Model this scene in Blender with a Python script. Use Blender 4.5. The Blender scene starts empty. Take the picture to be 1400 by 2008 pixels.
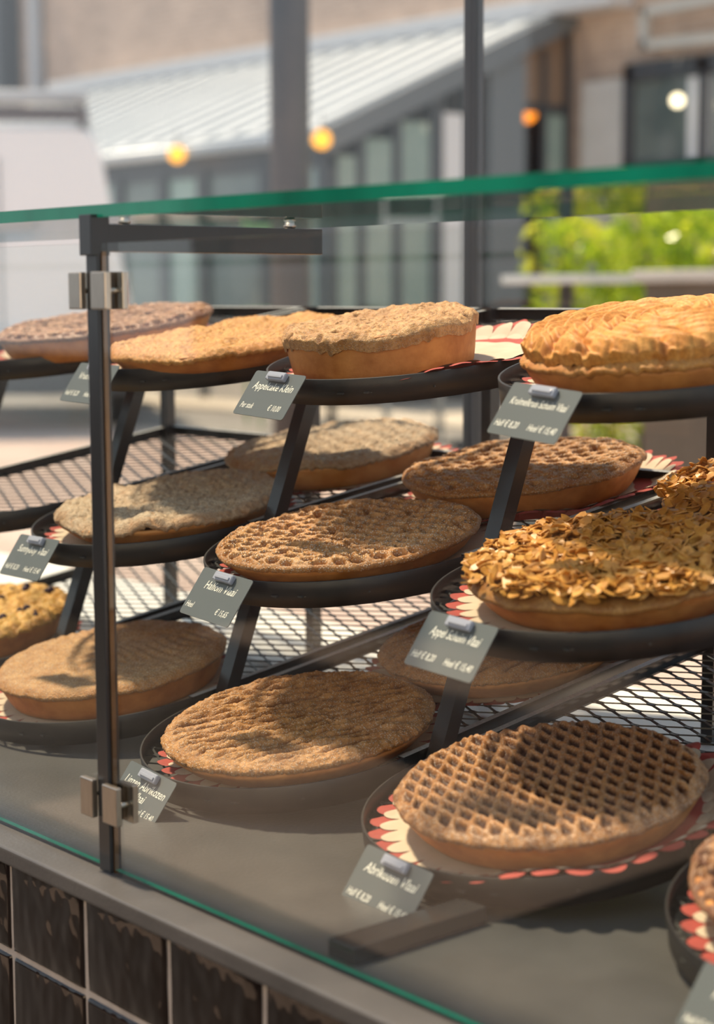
import bpy, bmesh, math, random
import numpy as np
from mathutils import Vector, Matrix

random.seed(7)
rng = np.random.default_rng(7)
SC = bpy.context.scene
COL = SC.collection
PI = math.pi

# ------------------------------------------------------------------ camera
CAM = Vector((1.18646, -0.75922, 0.46471))
YAW, PITCH, ROLL = math.radians(49.2351), math.radians(7.0244), math.radians(-0.2426)
_R = Vector((math.cos(YAW), math.sin(YAW), 0)); _F0 = Vector((-math.sin(YAW), math.cos(YAW), 0)); _Z = Vector((0, 0, 1))
_F = _F0 * math.cos(PITCH) - _Z * math.sin(PITCH); _U = _Z * math.cos(PITCH) + _F0 * math.sin(PITCH)
_R2 = _R * math.cos(ROLL) + _U * math.sin(ROLL); _U2 = _U * math.cos(ROLL) - _R * math.sin(ROLL)
cam = bpy.data.cameras.new('camera'); camo = bpy.data.objects.new('camera', cam); COL.objects.link(camo)
m = Matrix((_R2, _U2, -_F)).transposed().to_4x4(); m.translation = CAM
camo.matrix_world = m
cam.sensor_fit = 'VERTICAL'; cam.sensor_height = 36.0; cam.sensor_width = 36.0 * 1400 / 2008
cam.lens = 3502.8 / 2008 * 36.0
cam.clip_start = 0.05; cam.clip_end = 300
cam.dof.use_dof = True; cam.dof.focus_distance = 1.66; cam.dof.aperture_fstop = 4.3
SC.camera = camo

# ------------------------------------------------------------------ world, sun, fill light, exposure
world = bpy.data.worlds.new('sky'); SC.world = world; world.use_nodes = True
wn = world.node_tree; wn.nodes.clear()
wo = wn.nodes.new('ShaderNodeOutputWorld'); wb = wn.nodes.new('ShaderNodeBackground')
wtc = wn.nodes.new('ShaderNodeTexCoord'); wsep = wn.nodes.new('ShaderNodeSeparateXYZ'); wr = wn.nodes.new('ShaderNodeValToRGB')
wn.links.new(wtc.outputs['Generated'], wsep.inputs[0]); wn.links.new(wsep.outputs['Z'], wr.inputs[0])
wr.color_ramp.elements[0].position = 0.0; wr.color_ramp.elements[0].color = (0.80, 0.86, 0.90, 1)
wr.color_ramp.elements[1].position = 0.7; wr.color_ramp.elements[1].color = (0.62, 0.76, 0.95, 1)
wn.links.new(wr.outputs[0], wb.inputs['Color']); wb.inputs['Strength'].default_value = 0.92
wn.links.new(wb.outputs[0], wo.inputs[0])

sun = bpy.data.lights.new('sun', 'SUN'); suno = bpy.data.objects.new('sun', sun); COL.objects.link(suno)
sun.energy = 8.0; sun.color = (1.0, 0.78, 0.54); sun.angle = math.radians(5)
suno.rotation_euler = Vector((0.44, 0.05, -0.9)).to_track_quat('-Z', 'Y').to_euler()

def area(name, loc, target, size, power, color):
    l = bpy.data.lights.new(name, 'AREA'); l.shape = 'RECTANGLE'; l.size, l.size_y = size; l.energy = power; l.color = color
    o = bpy.data.objects.new(name, l); COL.objects.link(o); o.location = loc
    o.rotation_euler = (Vector(target) - Vector(loc)).to_track_quat('-Z', 'Y').to_euler(); return o
area('warm_side_fill', (0.9, -2.4, 0.9), (-0.1, 0.4, 0.2), (3.2, 1.5), 36, (1.0, 0.76, 0.52))  # added warm fill from the shop side, brightens the pie sides

SC.view_settings.view_transform = 'Standard'; SC.view_settings.look = 'None'
SC.view_settings.gamma = 1.0; SC.view_settings.use_curve_mapping = False
SC.view_settings.exposure = 0.0
try:
    SC.cycles.max_bounces = 12; SC.cycles.transparent_max_bounces = 24; SC.cycles.caustics_reflective = False; SC.cycles.caustics_refractive = False
    SC.cycles.use_denoising = True; SC.cycles.sample_clamp_indirect = 6.0
except Exception:
    pass

# ------------------------------------------------------------------ materials
def new_mat(name):
    mt = bpy.data.materials.new(name); mt.use_nodes = True
    nt = mt.node_tree; nt.nodes.clear()
    out = nt.nodes.new('ShaderNodeOutputMaterial'); b = nt.nodes.new('ShaderNodeBsdfPrincipled')
    nt.links.new(b.outputs[0], out.inputs[0]); return mt, nt, b, out

def ramp(nt, fac, stops):
    r = nt.nodes.new('ShaderNodeValToRGB'); e = r.color_ramp.elements
    while len(e) < len(stops): e.new(0.5)
    for i, (p, c) in enumerate(stops):
        e[i].position = p; e[i].color = tuple(c) + (1,)
    nt.links.new(fac, r.inputs[0]); return r.outputs[0]

def tex_noise(nt, scale, detail=4, rough=0.55, vec=None, stretch=None):
    n = nt.nodes.new('ShaderNodeTexNoise'); n.inputs['Scale'].default_value = scale
    n.inputs['Detail'].default_value = detail; n.inputs['Roughness'].default_value = rough
    tc = nt.nodes.new('ShaderNodeTexCoord'); src = tc.outputs['Object']
    if stretch:
        mp = nt.nodes.new('ShaderNodeMapping'); mp.inputs['Scale'].default_value = stretch
        nt.links.new(src, mp.inputs[0]); src = mp.outputs[0]
    nt.links.new(src, n.inputs['Vector']); return n.outputs[0]

def bump(nt, b, h, strength, dist):
    bp = nt.nodes.new('ShaderNodeBump'); bp.inputs['Strength'].default_value = strength; bp.inputs['Distance'].default_value = dist
    nt.links.new(h, bp.inputs['Height']); nt.links.new(bp.outputs[0], b.inputs['Normal'])

def plain(name, c, rough=0.5, metal=0.0, c2=None, scale=20, bumpd=0.0, bscale=200, spec=0.5, stretch=None):
    mt, nt, b, _ = new_mat(name)
    b.inputs['Roughness'].default_value = rough; b.inputs['Metallic'].default_value = metal
    b.inputs['Specular IOR Level'].default_value = spec
    if c2:
        nt.links.new(ramp(nt, tex_noise(nt, scale, stretch=stretch), [(0.35, c), (0.65, c2)]), b.inputs['Base Color'])
    else:
        b.inputs['Base Color'].default_value = tuple(c) + (1,)
    if bumpd: bump(nt, b, tex_noise(nt, bscale, stretch=stretch), 0.6, bumpd)
    return mt

def emit(name, c, s):
    mt, nt, b, out = new_mat(name); nt.nodes.remove(b)
    e = nt.nodes.new('ShaderNodeEmission'); e.inputs[0].default_value = tuple(c) + (1,); e.inputs[1].default_value = s
    nt.links.new(e.outputs[0], out.inputs[0]); return mt

def glass_mat(name, tint=(0.97, 0.985, 0.975), ior=1.5, gain=1.0):
    mt, nt, b, out = new_mat(name); nt.nodes.remove(b)
    t = nt.nodes.new('ShaderNodeBsdfTransparent'); t.inputs[0].default_value = tuple(tint) + (1,)
    g = nt.nodes.new('ShaderNodeBsdfGlossy'); g.inputs['Roughness'].default_value = 0.0
    f = nt.nodes.new('ShaderNodeFresnel'); gm = nt.nodes.new('ShaderNodeNewGeometry')
    mr = nt.nodes.new('ShaderNodeMapRange'); mr.inputs['To Min'].default_value = ior; mr.inputs['To Max'].default_value = 1 / ior   # same reflectance from both sides of a thin pane
    nt.links.new(gm.outputs['Backfacing'], mr.inputs[0]); nt.links.new(mr.outputs[0], f.inputs[0])
    mx = nt.nodes.new('ShaderNodeMixShader')
    nt.links.new(f.outputs[0], mx.inputs[0])
    nt.links.new(t.outputs[0], mx.inputs[1]); nt.links.new(g.outputs[0], mx.inputs[2]); nt.links.new(mx.outputs[0], out.inputs[0])
    return mt

def baked(name, light, dark, mixc, sugar=0.35, sscale=900, rough=0.6, bd=0.0006, bscale=420, spec=0.35):
    """light/dark crumb tones by noise; vertex attribute 'mixv' blends towards mixc; small pale sugar grains"""
    mt, nt, b, _ = new_mat(name)
    base = ramp(nt, tex_noise(nt, 55, 6, 0.65), [(0.36, dark), (0.62, light)])
    fine = ramp(nt, tex_noise(nt, 320, 3, 0.6), [(0.30, (0.68, 0.64, 0.60)), (0.60, (1.08, 1.08, 1.08))])
    mul = nt.nodes.new('ShaderNodeMix'); mul.data_type = 'RGBA'; mul.blend_type = 'MULTIPLY'; mul.inputs[0].default_value = 1.0
    nt.links.new(base, mul.inputs[6]); nt.links.new(fine, mul.inputs[7])
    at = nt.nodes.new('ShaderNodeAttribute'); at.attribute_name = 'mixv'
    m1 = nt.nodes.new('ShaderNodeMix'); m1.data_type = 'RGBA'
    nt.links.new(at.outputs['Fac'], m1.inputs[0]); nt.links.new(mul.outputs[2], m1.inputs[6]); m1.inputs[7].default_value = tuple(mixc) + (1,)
    v = nt.nodes.new('ShaderNodeTexVoronoi'); v.inputs['Scale'].default_value = sscale
    tc = nt.nodes.new('ShaderNodeTexCoord'); nt.links.new(tc.outputs['Object'], v.inputs['Vector'])
    sg = ramp(nt, v.outputs['Distance'], [(0.16, (1, 1, 1)), (0.42, (0, 0, 0))])
    inv = nt.nodes.new('ShaderNodeMath'); inv.operation = 'SUBTRACT'; inv.inputs[0].default_value = 1.0
    nt.links.new(at.outputs['Fac'], inv.inputs[1])
    mm = nt.nodes.new('ShaderNodeMath'); mm.operation = 'MULTIPLY'; nt.links.new(sg, mm.inputs[0]); nt.links.new(inv.outputs[0], mm.inputs[1])
    m0 = nt.nodes.new('ShaderNodeMath'); m0.operation = 'MULTIPLY'; nt.links.new(mm.outputs[0], m0.inputs[0]); m0.inputs[1].default_value = sugar
    m2 = nt.nodes.new('ShaderNodeMix'); m2.data_type = 'RGBA'
    nt.links.new(m0.outputs[0], m2.inputs[0]); nt.links.new(m1.outputs[2], m2.inputs[6]); m2.inputs[7].default_value = (0.86, 0.83, 0.76, 1)
    nt.links.new(m2.outputs[2], b.inputs['Base Color'])
    b.inputs['Roughness'].default_value = rough; b.inputs['Specular IOR Level'].default_value = spec
    ad = nt.nodes.new('ShaderNodeMath'); ad.operation = 'ADD'
    nt.links.new(tex_noise(nt, bscale, 3), ad.inputs[0]); nt.links.new(sg, ad.inputs[1])
    bump(nt, b, ad.outputs[0], 0.7, bd)
    return mt

M = {}
M['black'] = plain('black_powder_coat', (0.016, 0.016, 0.018), 0.42, c2=(0.022, 0.021, 0.022), scale=60, bumpd=0.00012, bscale=900)
M['frame'] = plain('charcoal_satin_metal', (0.022, 0.023, 0.025), 0.22, bumpd=0.00005, bscale=900, spec=0.7)
M['flange'] = plain('light_grey_flange', (0.40, 0.41, 0.40), 0.45, 0.0, c2=(0.28, 0.29, 0.29), scale=300)  # paler grey, set on the upward flange faces only
M['mesh'] = plain('dark_expanded_steel', (0.045, 0.047, 0.048), 0.30)
M['steel'] = plain('brushed_steel', (0.62, 0.56, 0.48), 0.30, 1.0, c2=(0.50, 0.45, 0.39), scale=90, stretch=(30, 30, 1))
M['bronze'] = plain('dark_bronze', (0.20, 0.115, 0.055), 0.35, 0.8)
M['glass'] = glass_mat('clear_glass')
M['glass_edge'] = plain('green_glass_edge', (0.008, 0.30, 0.19), 0.10, c2=(0.003, 0.13, 0.085), scale=6, stretch=(1, 0, 0))
M['counter'] = plain('dark_stone_worktop', (0.066, 0.066, 0.067), 0.31, c2=(0.090, 0.089, 0.089), scale=9, bumpd=0.00045, bscale=260, stretch=(1, 1, 1))
M['grout'] = plain('grey_grout', (0.50, 0.45, 0.41), 0.85, c2=(0.40, 0.36, 0.33), scale=60, bumpd=0.0006, bscale=500)
def tile_mat():
    mt, nt, b, _ = new_mat('dark_glazed_tile')
    nt.links.new(ramp(nt, tex_noise(nt, 14, 4, 0.55, stretch=(1, 1, 0.5)), [(0.35, (0.006, 0.004, 0.004)), (0.7, (0.020, 0.014, 0.012))]), b.inputs['Base Color'])
    b.inputs['Roughness'].default_value = 0.06; b.inputs['Specular IOR Level'].default_value = 0.5
    bump(nt, b, tex_noise(nt, 22, 2, 0.5, stretch=(1, 1, 0.45)), 0.9, 0.006)
    return mt
M['tile'] = tile_mat()
M['white'] = plain('white_lacquer', (0.80, 0.82, 0.80), 0.35)
M['card'] = plain('slate_grey_plastic', (0.125, 0.140, 0.145), 0.32)
M['ink'] = plain('white_print', (0.86, 0.86, 0.80), 0.5)
def clip_mat():
    mt, nt, b, _ = new_mat('clear_plastic')
    b.inputs['Base Color'].default_value = (0.66, 0.70, 0.86, 1); b.inputs['Roughness'].default_value = 0.12
    b.inputs['Transmission Weight'].default_value = 0.45; b.inputs['IOR'].default_value = 1.45
    return mt
M['clip'] = clip_mat()
M['doily_cream'] = plain('cream_paper', (0.56, 0.47, 0.36), 0.8, c2=(0.50, 0.41, 0.31), scale=40)
M['doily_red'] = plain('red_printed_paper', (0.38, 0.055, 0.042), 0.75, c2=(0.31, 0.045, 0.036), scale=40)
M['crust'] = plain('baked_crust', (0.62, 0.27, 0.075), 0.6, c2=(0.42, 0.155, 0.036), scale=38, bumpd=0.0007, bscale=260)
M['crust_pale'] = plain('pale_baked_crust', (0.66, 0.35, 0.13), 0.65, c2=(0.52, 0.225, 0.065), scale=38, bumpd=0.0007, bscale=260)
M['sugar'] = baked('sugared_tan', (0.51, 0.30, 0.13), (0.36, 0.18, 0.065), (0.36, 0.145, 0.035), sugar=0.55, sscale=520, bd=0.0011)
M['sugar_brown'] = baked('sugared_brown', (0.50, 0.26, 0.095), (0.33, 0.145, 0.042), (0.13, 0.040, 0.007), sugar=0.42, sscale=480, bd=0.0006)
M['crumb'] = baked('golden_crumble', (0.60, 0.32, 0.09), (0.42, 0.19, 0.045), (0.38, 0.13, 0.02), sugar=0.22, sscale=700)
M['crumb_pale'] = baked('pale_crumble', (0.52, 0.42, 0.30), (0.40, 0.28, 0.17), (0.34, 0.17, 0.07), sugar=0.35, sscale=600, bd=0.001)
M['cake'] = baked('rough_cake', (0.56, 0.33, 0.14), (0.36, 0.175, 0.060), (0.16, 0.07, 0.025), sugar=0.25, sscale=600)
M['lattice'] = baked('glazed_lattice', (0.46, 0.23, 0.09), (0.27, 0.11, 0.032), (0.045, 0.012, 0.006), sugar=0.40, sscale=500, rough=0.42)
M['lattice_hole'] = baked('sugared_lattice', (0.55, 0.31, 0.13), (0.39, 0.175, 0.055), (0.20, 0.060, 0.004), sugar=0.62, sscale=430, rough=0.5, bd=0.0007)
M['lattice_dark'] = baked('dark_fruit_lattice', (0.42, 0.22, 0.10), (0.25, 0.10, 0.045), (0.050, 0.010, 0.014), sugar=0.25, sscale=500, rough=0.45)
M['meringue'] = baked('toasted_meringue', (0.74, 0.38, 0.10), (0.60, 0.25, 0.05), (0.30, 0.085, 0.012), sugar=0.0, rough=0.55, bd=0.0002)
M['yellow'] = baked('yellow_crumble', (0.82, 0.52, 0.13), (0.62, 0.32, 0.06), (0.30, 0.12, 0.02), sugar=0.18, sscale=500, rough=0.45)
M['flake_base'] = baked('almond_syrup', (0.48, 0.27, 0.09), (0.30, 0.13, 0.035), (0.2, 0.08, 0.02), sugar=0.0, rough=0.35)
M['flake'] = plain('toasted_almond', (0.66, 0.35, 0.08), 0.42, c2=(0.44, 0.19, 0.03), scale=70, bumpd=0.0004, bscale=300)
M['berry'] = plain('dark_berry', (0.030, 0.008, 0.022), 0.12)

# ------------------------------------------------------------------ helpers
def tag(o, label=None, cat=None, group=None, kind=None):
    if label: o['label'] = label
    if cat: o['category'] = cat
    if group: o['group'] = group
    if kind: o['kind'] = kind
    return o

def thing(name, loc, label, cat, group=None, rz=0.0, rx=0.0):
    o = bpy.data.objects.new(name, None); COL.objects.link(o); o.location = loc; o.rotation_euler = (rx, 0, rz)
    o.empty_display_size = 0.05
    return tag(o, label, cat, group)

def link_mesh(name, me, mats, parent=None, loc=(0, 0, 0), rot=(0, 0, 0), smooth=False):
    if not isinstance(mats, (list, tuple)): mats = [mats]
    if not me.materials:
        for q in mats: me.materials.append(q)
    if smooth: me.polygons.foreach_set('use_smooth', [True] * len(me.polygons))
    o = bpy.data.objects.new(name, me); COL.objects.link(o)
    if parent: o.parent = parent
    o.location = loc; o.rotation_euler = rot
    return o

def obj(name, bm, mats, parent=None, loc=(0, 0, 0), rot=(0, 0, 0), smooth=False):
    bmesh.ops.recalc_face_normals(bm, faces=bm.faces)
    me = bpy.data.meshes.new(name); bm.to_mesh(me); bm.free()
    return link_mesh(name, me, mats, parent, loc, rot, smooth)

def add_box(bm, a, b, mi=0, bevel=0.0, segs=2):
    r = bmesh.ops.create_cube(bm, size=1.0); vs = r['verts']
    c = [(a[i] + b[i]) / 2 for i in range(3)]; s = [abs(b[i] - a[i]) for i in range(3)]
    for v in vs: v.co = Vector([v.co[i] * s[i] + c[i] for i in range(3)])
    fs = set(f for v in vs for f in v.link_faces)
    for f in fs: f.material_index = mi
    if bevel:
        es = set(e for f in fs for e in f.edges)
        g = bmesh.ops.bevel(bm, geom=list(es), offset=bevel, segments=segs, affect='EDGES', profile=0.6)
        for f in g['faces']: f.material_index = mi

def box(name, a, b, mat, parent=None, bevel=0.0, segs=2, **k):
    bm = bmesh.new(); add_box(bm, a, b, 0, bevel, segs); return obj(name, bm, mat, parent, **k)

def add_bar(bm, p, q, w, t, up=Vector((0, 0, 1)), mi=0):
    """box beam from p to q, width w across, thickness t along up"""
    p, q = Vector(p), Vector(q); d = (q - p); L = d.length; d.normalize()
    s = d.cross(up)
    if s.length < 1e-6: s = d.cross(Vector((1, 0, 0)))
    s.normalize(); u = s.cross(d).normalized()
    vs = []
    for e in (p, q):
        for a, b in ((-1, -1), (1, -1), (1, 1), (-1, 1)):
            vs.append(bm.verts.new(e + s * (a * w / 2) + u * (b * t / 2)))
    for idx in ((0, 1, 2, 3), (7, 6, 5, 4), (0, 4, 5, 1), (1, 5, 6, 2), (2, 6, 7, 3), (3, 7, 4, 0)):
        f = bm.faces.new([vs[i] for i in idx]); f.material_index = mi

def add_cyl(bm, p, q, r, n=16, r2=None, mi=0):
    p, q = Vector(p), Vector(q); d = (q - p).normalized(); r2 = r if r2 is None else r2
    s = d.cross(Vector((0, 0, 1)))
    if s.length < 1e-6: s = Vector((1, 0, 0))
    s.normalize(); u = s.cross(d).normalized()
    A = [bm.verts.new(p + s * (math.cos(2 * PI * i / n) * r) + u * (math.sin(2 * PI * i / n) * r)) for i in range(n)]
    B = [bm.verts.new(q + s * (math.cos(2 * PI * i / n) * r2) + u * (math.sin(2 * PI * i / n) * r2)) for i in range(n)]
    for i in range(n):
        f = bm.faces.new((A[i], A[(i + 1) % n], B[(i + 1) % n], B[i])); f.smooth = True; f.material_index = mi
    bm.faces.new(A[::-1]).material_index = mi; bm.faces.new(B).material_index = mi

def add_sphere(bm, c, r, seg=12, sz=None):
    g = bmesh.ops.create_uvsphere(bm, u_segments=seg, v_segments=seg // 2 + 2, radius=r)
    for v in g['verts']:
        if sz: v.co.z *= sz
        v.co += Vector(c)
        for f in v.link_faces: f.smooth = True

def mesh_np(name, V, F, attr=None):
    me = bpy.data.meshes.new(name); me.from_pydata([tuple(v) for v in V.tolist()], [], F.tolist() if hasattr(F, 'tolist') else F)
    if attr is not None:
        a = me.attributes.new('mixv', 'FLOAT', 'POINT'); a.data.foreach_set('value', attr.astype(np.float32))
    return me

# noise (numpy)
def vnoise(x, y, seed):
    r = np.random.default_rng(seed); g = r.random((64, 64))
    xi = np.floor(x).astype(int); yi = np.floor(y).astype(int); fx = x - xi; fy = y - yi
    fx = fx * fx * (3 - 2 * fx); fy = fy * fy * (3 - 2 * fy)
    a = g[xi % 64, yi % 64]; b = g[(xi + 1) % 64, yi % 64]; c = g[xi % 64, (yi + 1) % 64]; d = g[(xi + 1) % 64, (yi + 1) % 64]
    return (a * (1 - fx) + b * fx) * (1 - fy) + (c * (1 - fx) + d * fx) * fy
def fbm(x, y, seed, cell, octv=3, gain=0.5):
    s = 0; a = 1.0; t = 0
    for o in range(octv):
        s = s + a * vnoise(x / cell + 17.3 * o, y / cell + 9.1 * o, seed + o); t += a; a *= gain; cell /= 2
    return s / t * 2 - 1
def cells(x, y, seed, cell, jit=0.8):
    """distance to the nearest jittered cell point (in cell units) and its random id"""
    r = np.random.default_rng(seed); jx = r.random((64, 64)); jy = r.random((64, 64)); rid = r.random((64, 64))
    X, Y = x / cell, y / cell; xi = np.floor(X).astype(int); yi = np.floor(Y).astype(int)
    best = np.full(X.shape, 9.0); ident = np.zeros(X.shape)
    for dx in (-1, 0, 1):
        for dy in (-1, 0, 1):
            cx, cy = xi + dx, yi + dy
            px = cx + 0.5 + (jx[cx % 64, cy % 64] - 0.5) * jit; py = cy + 0.5 + (jy[cx % 64, cy % 64] - 0.5) * jit
            d = np.hypot(X - px, Y - py); k = d < best
            best = np.where(k, d, best); ident = np.where(k, rid[cx % 64, cy % 64], ident)
    return best, ident
def dome(d, r=0.62): return np.sqrt(np.clip(1 - (d / r) ** 2, 0, 1))
def sstep(a, b, v):
    t = np.clip((v - a) / (b - a), 0, 1); return t * t * (3 - 2 * t)

# ------------------------------------------------------------------ topping height fields: fn(x, y, R, seed) -> (z, mixv)
def top_crumble(x, y, R, s, lump=0.0034, size=0.010, wave=0.005, sink=0.006):
    r = np.hypot(x, y) / R
    z = -sink * (1 - sstep(0.1, 0.85, r)) + wave * fbm(x, y, s, 0.055, 2)
    d, i = cells(x, y, s + 1, size); z = z + lump * dome(d) * (0.35 + 0.65 * i)
    d2, i2 = cells(x, y, s + 2, size * 0.45); z = z + lump * 0.42 * dome(d2) * (0.4 + 0.6 * i2)
    z = z + 0.0011 * fbm(x, y, s + 3, 0.0045, 2)
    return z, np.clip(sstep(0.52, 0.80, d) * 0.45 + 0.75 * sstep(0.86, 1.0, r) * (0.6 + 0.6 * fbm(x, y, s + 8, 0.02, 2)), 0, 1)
def top_smooth(x, y, R, s):
    r = np.hypot(x, y) / R
    z = -0.004 * (1 - sstep(0.2, 0.9, r)) + 0.0030 * fbm(x, y, s, 0.05, 2) + 0.0012 * fbm(x, y, s + 1, 0.012, 2)
    z = z + 0.0009 * np.sin((x * 0.4 + y) * 420 + 3 * fbm(x, y, s + 5, 0.05, 2)) * sstep(-0.1, 0.5, fbm(x, y, s + 6, 0.06, 2))
    d, i = cells(x, y, s + 2, 0.0026); z = z + 0.0007 * dome(d) * i
    return z, 0.45 * sstep(0.90, 0.99, r) + 0.15 * sstep(0.1, 0.6, fbm(x, y, s + 4, 0.03, 3))
def top_ridged(x, y, R, s):
    r = np.hypot(x, y) / R
    a = math.radians(65); u = x * math.cos(a) + y * math.sin(a); v = -x * math.sin(a) + y * math.cos(a)
    w = v + 0.0055 * fbm(u, v, s, 0.040, 3) + 0.0020 * fbm(u, v, s + 1, 0.012, 2)
    ph = (w / 0.0150) % 1.0; rid = np.abs(np.sin(ph * PI)) ** 0.8
    brk = 0.75 + 0.35 * fbm(u, v * 3, s + 2, 0.016, 2)
    edge = sstep(0.86, 0.96, r)
    z = 0.0110 * rid * brk * (1 - edge) + 0.004 * edge - 0.003 * (1 - sstep(0.2, 0.9, r))
    d, i = cells(x, y, s + 3, 0.0034); z = z + 0.0014 * dome(d) * (0.3 + 0.7 * i) * (0.45 + 0.55 * rid + edge * 0.7)
    return z, np.clip(sstep(0.15, 0.75, 1 - rid) * (1 - edge) + 0.25 * sstep(0.1, 0.6, fbm(x, y, s + 9, 0.03, 3)), 0, 1)  # groove shade put into the colour: valleys blend to dark brown
def top_holes(x, y, R, s, pitch=0.0205, depth=0.0100, hole=0.43):
    r = np.hypot(x, y) / R
    X = x / pitch; Y = y / (pitch * 0.80); row = np.floor(Y).astype(int)
    rr = np.random.default_rng(s); j = rr.random((64, 64, 3))
    best = np.full(x.shape, 9.0)
    for dy in (-1, 0, 1):
        ry = row + dy; off = 0.5 * (ry % 2); ci = np.floor(X - off).astype(int)
        for dx in (-1, 0, 1):
            c = ci + dx; J = j[c % 64, ry % 64]
            px = c + 0.5 + off + (J[..., 0] - 0.5) * 0.26; py = ry + 0.5 + (J[..., 1] - 0.5) * 0.26
            d = np.hypot((X - px), (Y - py) * 0.86) / (0.80 + 0.36 * J[..., 2]); best = np.minimum(best, d)
    pit = 1 - sstep(hole * 0.74, hole * 1.06, best); pit = pit * (1 - sstep(0.93, 0.99, r))
    z = -depth * pit - 0.004 * (1 - sstep(0.2, 0.9, r)) + 0.0035 * fbm(x, y, s + 4, 0.06, 2)
    d, i = cells(x, y, s + 1, 0.0030); z = z + 0.0013 * dome(d) * (0.3 + 0.7 * i) * (1 - pit)
    d, i = cells(x, y, s + 2, 0.0065); z = z + 0.0006 * dome(d) * i * (1 - pit)
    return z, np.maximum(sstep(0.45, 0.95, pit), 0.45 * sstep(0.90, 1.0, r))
def top_cross(x, y, R, s):
    r = np.hypot(x, y) / R
    h = np.zeros_like(x)
    for a in (math.radians(-54), math.radians(-12)):
        v = -x * math.sin(a) + y * math.cos(a) + 0.0030 * fbm(x, y, s, 0.035, 2)
        ph = np.abs(((v / 0.0150) % 1.0) - 0.5) * 2
        h = np.maximum(h, np.sqrt(np.clip(1 - (ph / 0.46) ** 2, 0, 1)) * (0.86 + 0.14 * (a > 0)))
    edge = sstep(0.90, 0.97, r); 
    d, i = cells(x, y, s + 1, 0.0036)
    z = 0.0062 * h * (1 - edge) + 0.003 * edge * (0.6 + 0.4 * fbm(x, y, s + 5, 0.012, 2)) - 0.002 * (1 - sstep(0.2, 0.9, r)) + 0.0012 * dome(d) * i * sstep(0.1, 0.6, h + edge) + 0.0014 * fbm(x, y, s + 2, 0.02, 2)
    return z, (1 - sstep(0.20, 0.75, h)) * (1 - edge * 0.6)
def top_cake(x, y, R, s):
    r = np.hypot(x, y) / R
    z = 0.009 * fbm(x, y, s, 0.06, 2) + 0.0045 * fbm(x, y, s + 1, 0.018, 3) - 0.004 * (1 - r)
    d, i = cells(x, y, s + 2, 0.006); z = z + 0.0018 * dome(d) * i
    d2, i2 = cells(x, y, s + 3, 0.022); hole = (1 - sstep(0.10, 0.22, d2)) * (i2 > 0.55)
    z = z - 0.003 * hole
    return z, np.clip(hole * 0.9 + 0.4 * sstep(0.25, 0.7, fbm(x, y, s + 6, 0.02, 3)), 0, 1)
def top_meringue(x, y, R, s):
    # overlapping curved tongues of piped meringue laid in rings
    r = np.hypot(x, y); th = np.arctan2(y, x)
    h = np.zeros_like(x); mv = np.zeros_like(x); rs = np.random.default_rng(s)
    for k, rad in enumerate(np.arange(0.012, R + 0.012, 0.0190)):
        n = max(5, int(2 * PI * rad / 0.025)); ph0 = rs.random() * 6
        for a in range(n):
            t0 = ph0 + a * 2 * PI / n + rs.normal() * 0.05; rr0 = rad + rs.normal() * 0.0015
            cx, cy = rr0 * math.cos(t0), rr0 * math.sin(t0)
            dx, dy = x - cx, y - cy; tw = t0 + 1.15
            u = dx * math.cos(tw) + dy * math.sin(tw); v = -dx * math.sin(tw) + dy * math.cos(tw); v = v - 12 * u * u
            q = (u / 0.0250) ** 2 + (v / 0.0092) ** 2
            b = np.sqrt(np.clip(1 - q, 0, 1)) * (0.0125 + 0.003 * rs.random())
            k2 = b > h
            groove = 0.0010 * np.cos(v / 0.0088 * PI * 2.2)
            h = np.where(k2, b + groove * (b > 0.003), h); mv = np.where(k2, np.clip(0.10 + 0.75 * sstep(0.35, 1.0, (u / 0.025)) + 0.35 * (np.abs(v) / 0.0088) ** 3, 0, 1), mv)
    h = np.where(h < 0.003, 0.003, h)
    return h * 0.9 + 0.006 * (1 - (r / R) ** 2) + 0.002 * fbm(x, y, s + 1, 0.05, 2), mv
def top_flat(x, y, R, s):
    r = np.hypot(x, y) / R
    return 0.007 * fbm(x, y, s, 0.045, 3) + 0.005 * (1 - r ** 2), 0.3 + 0 * x

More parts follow.
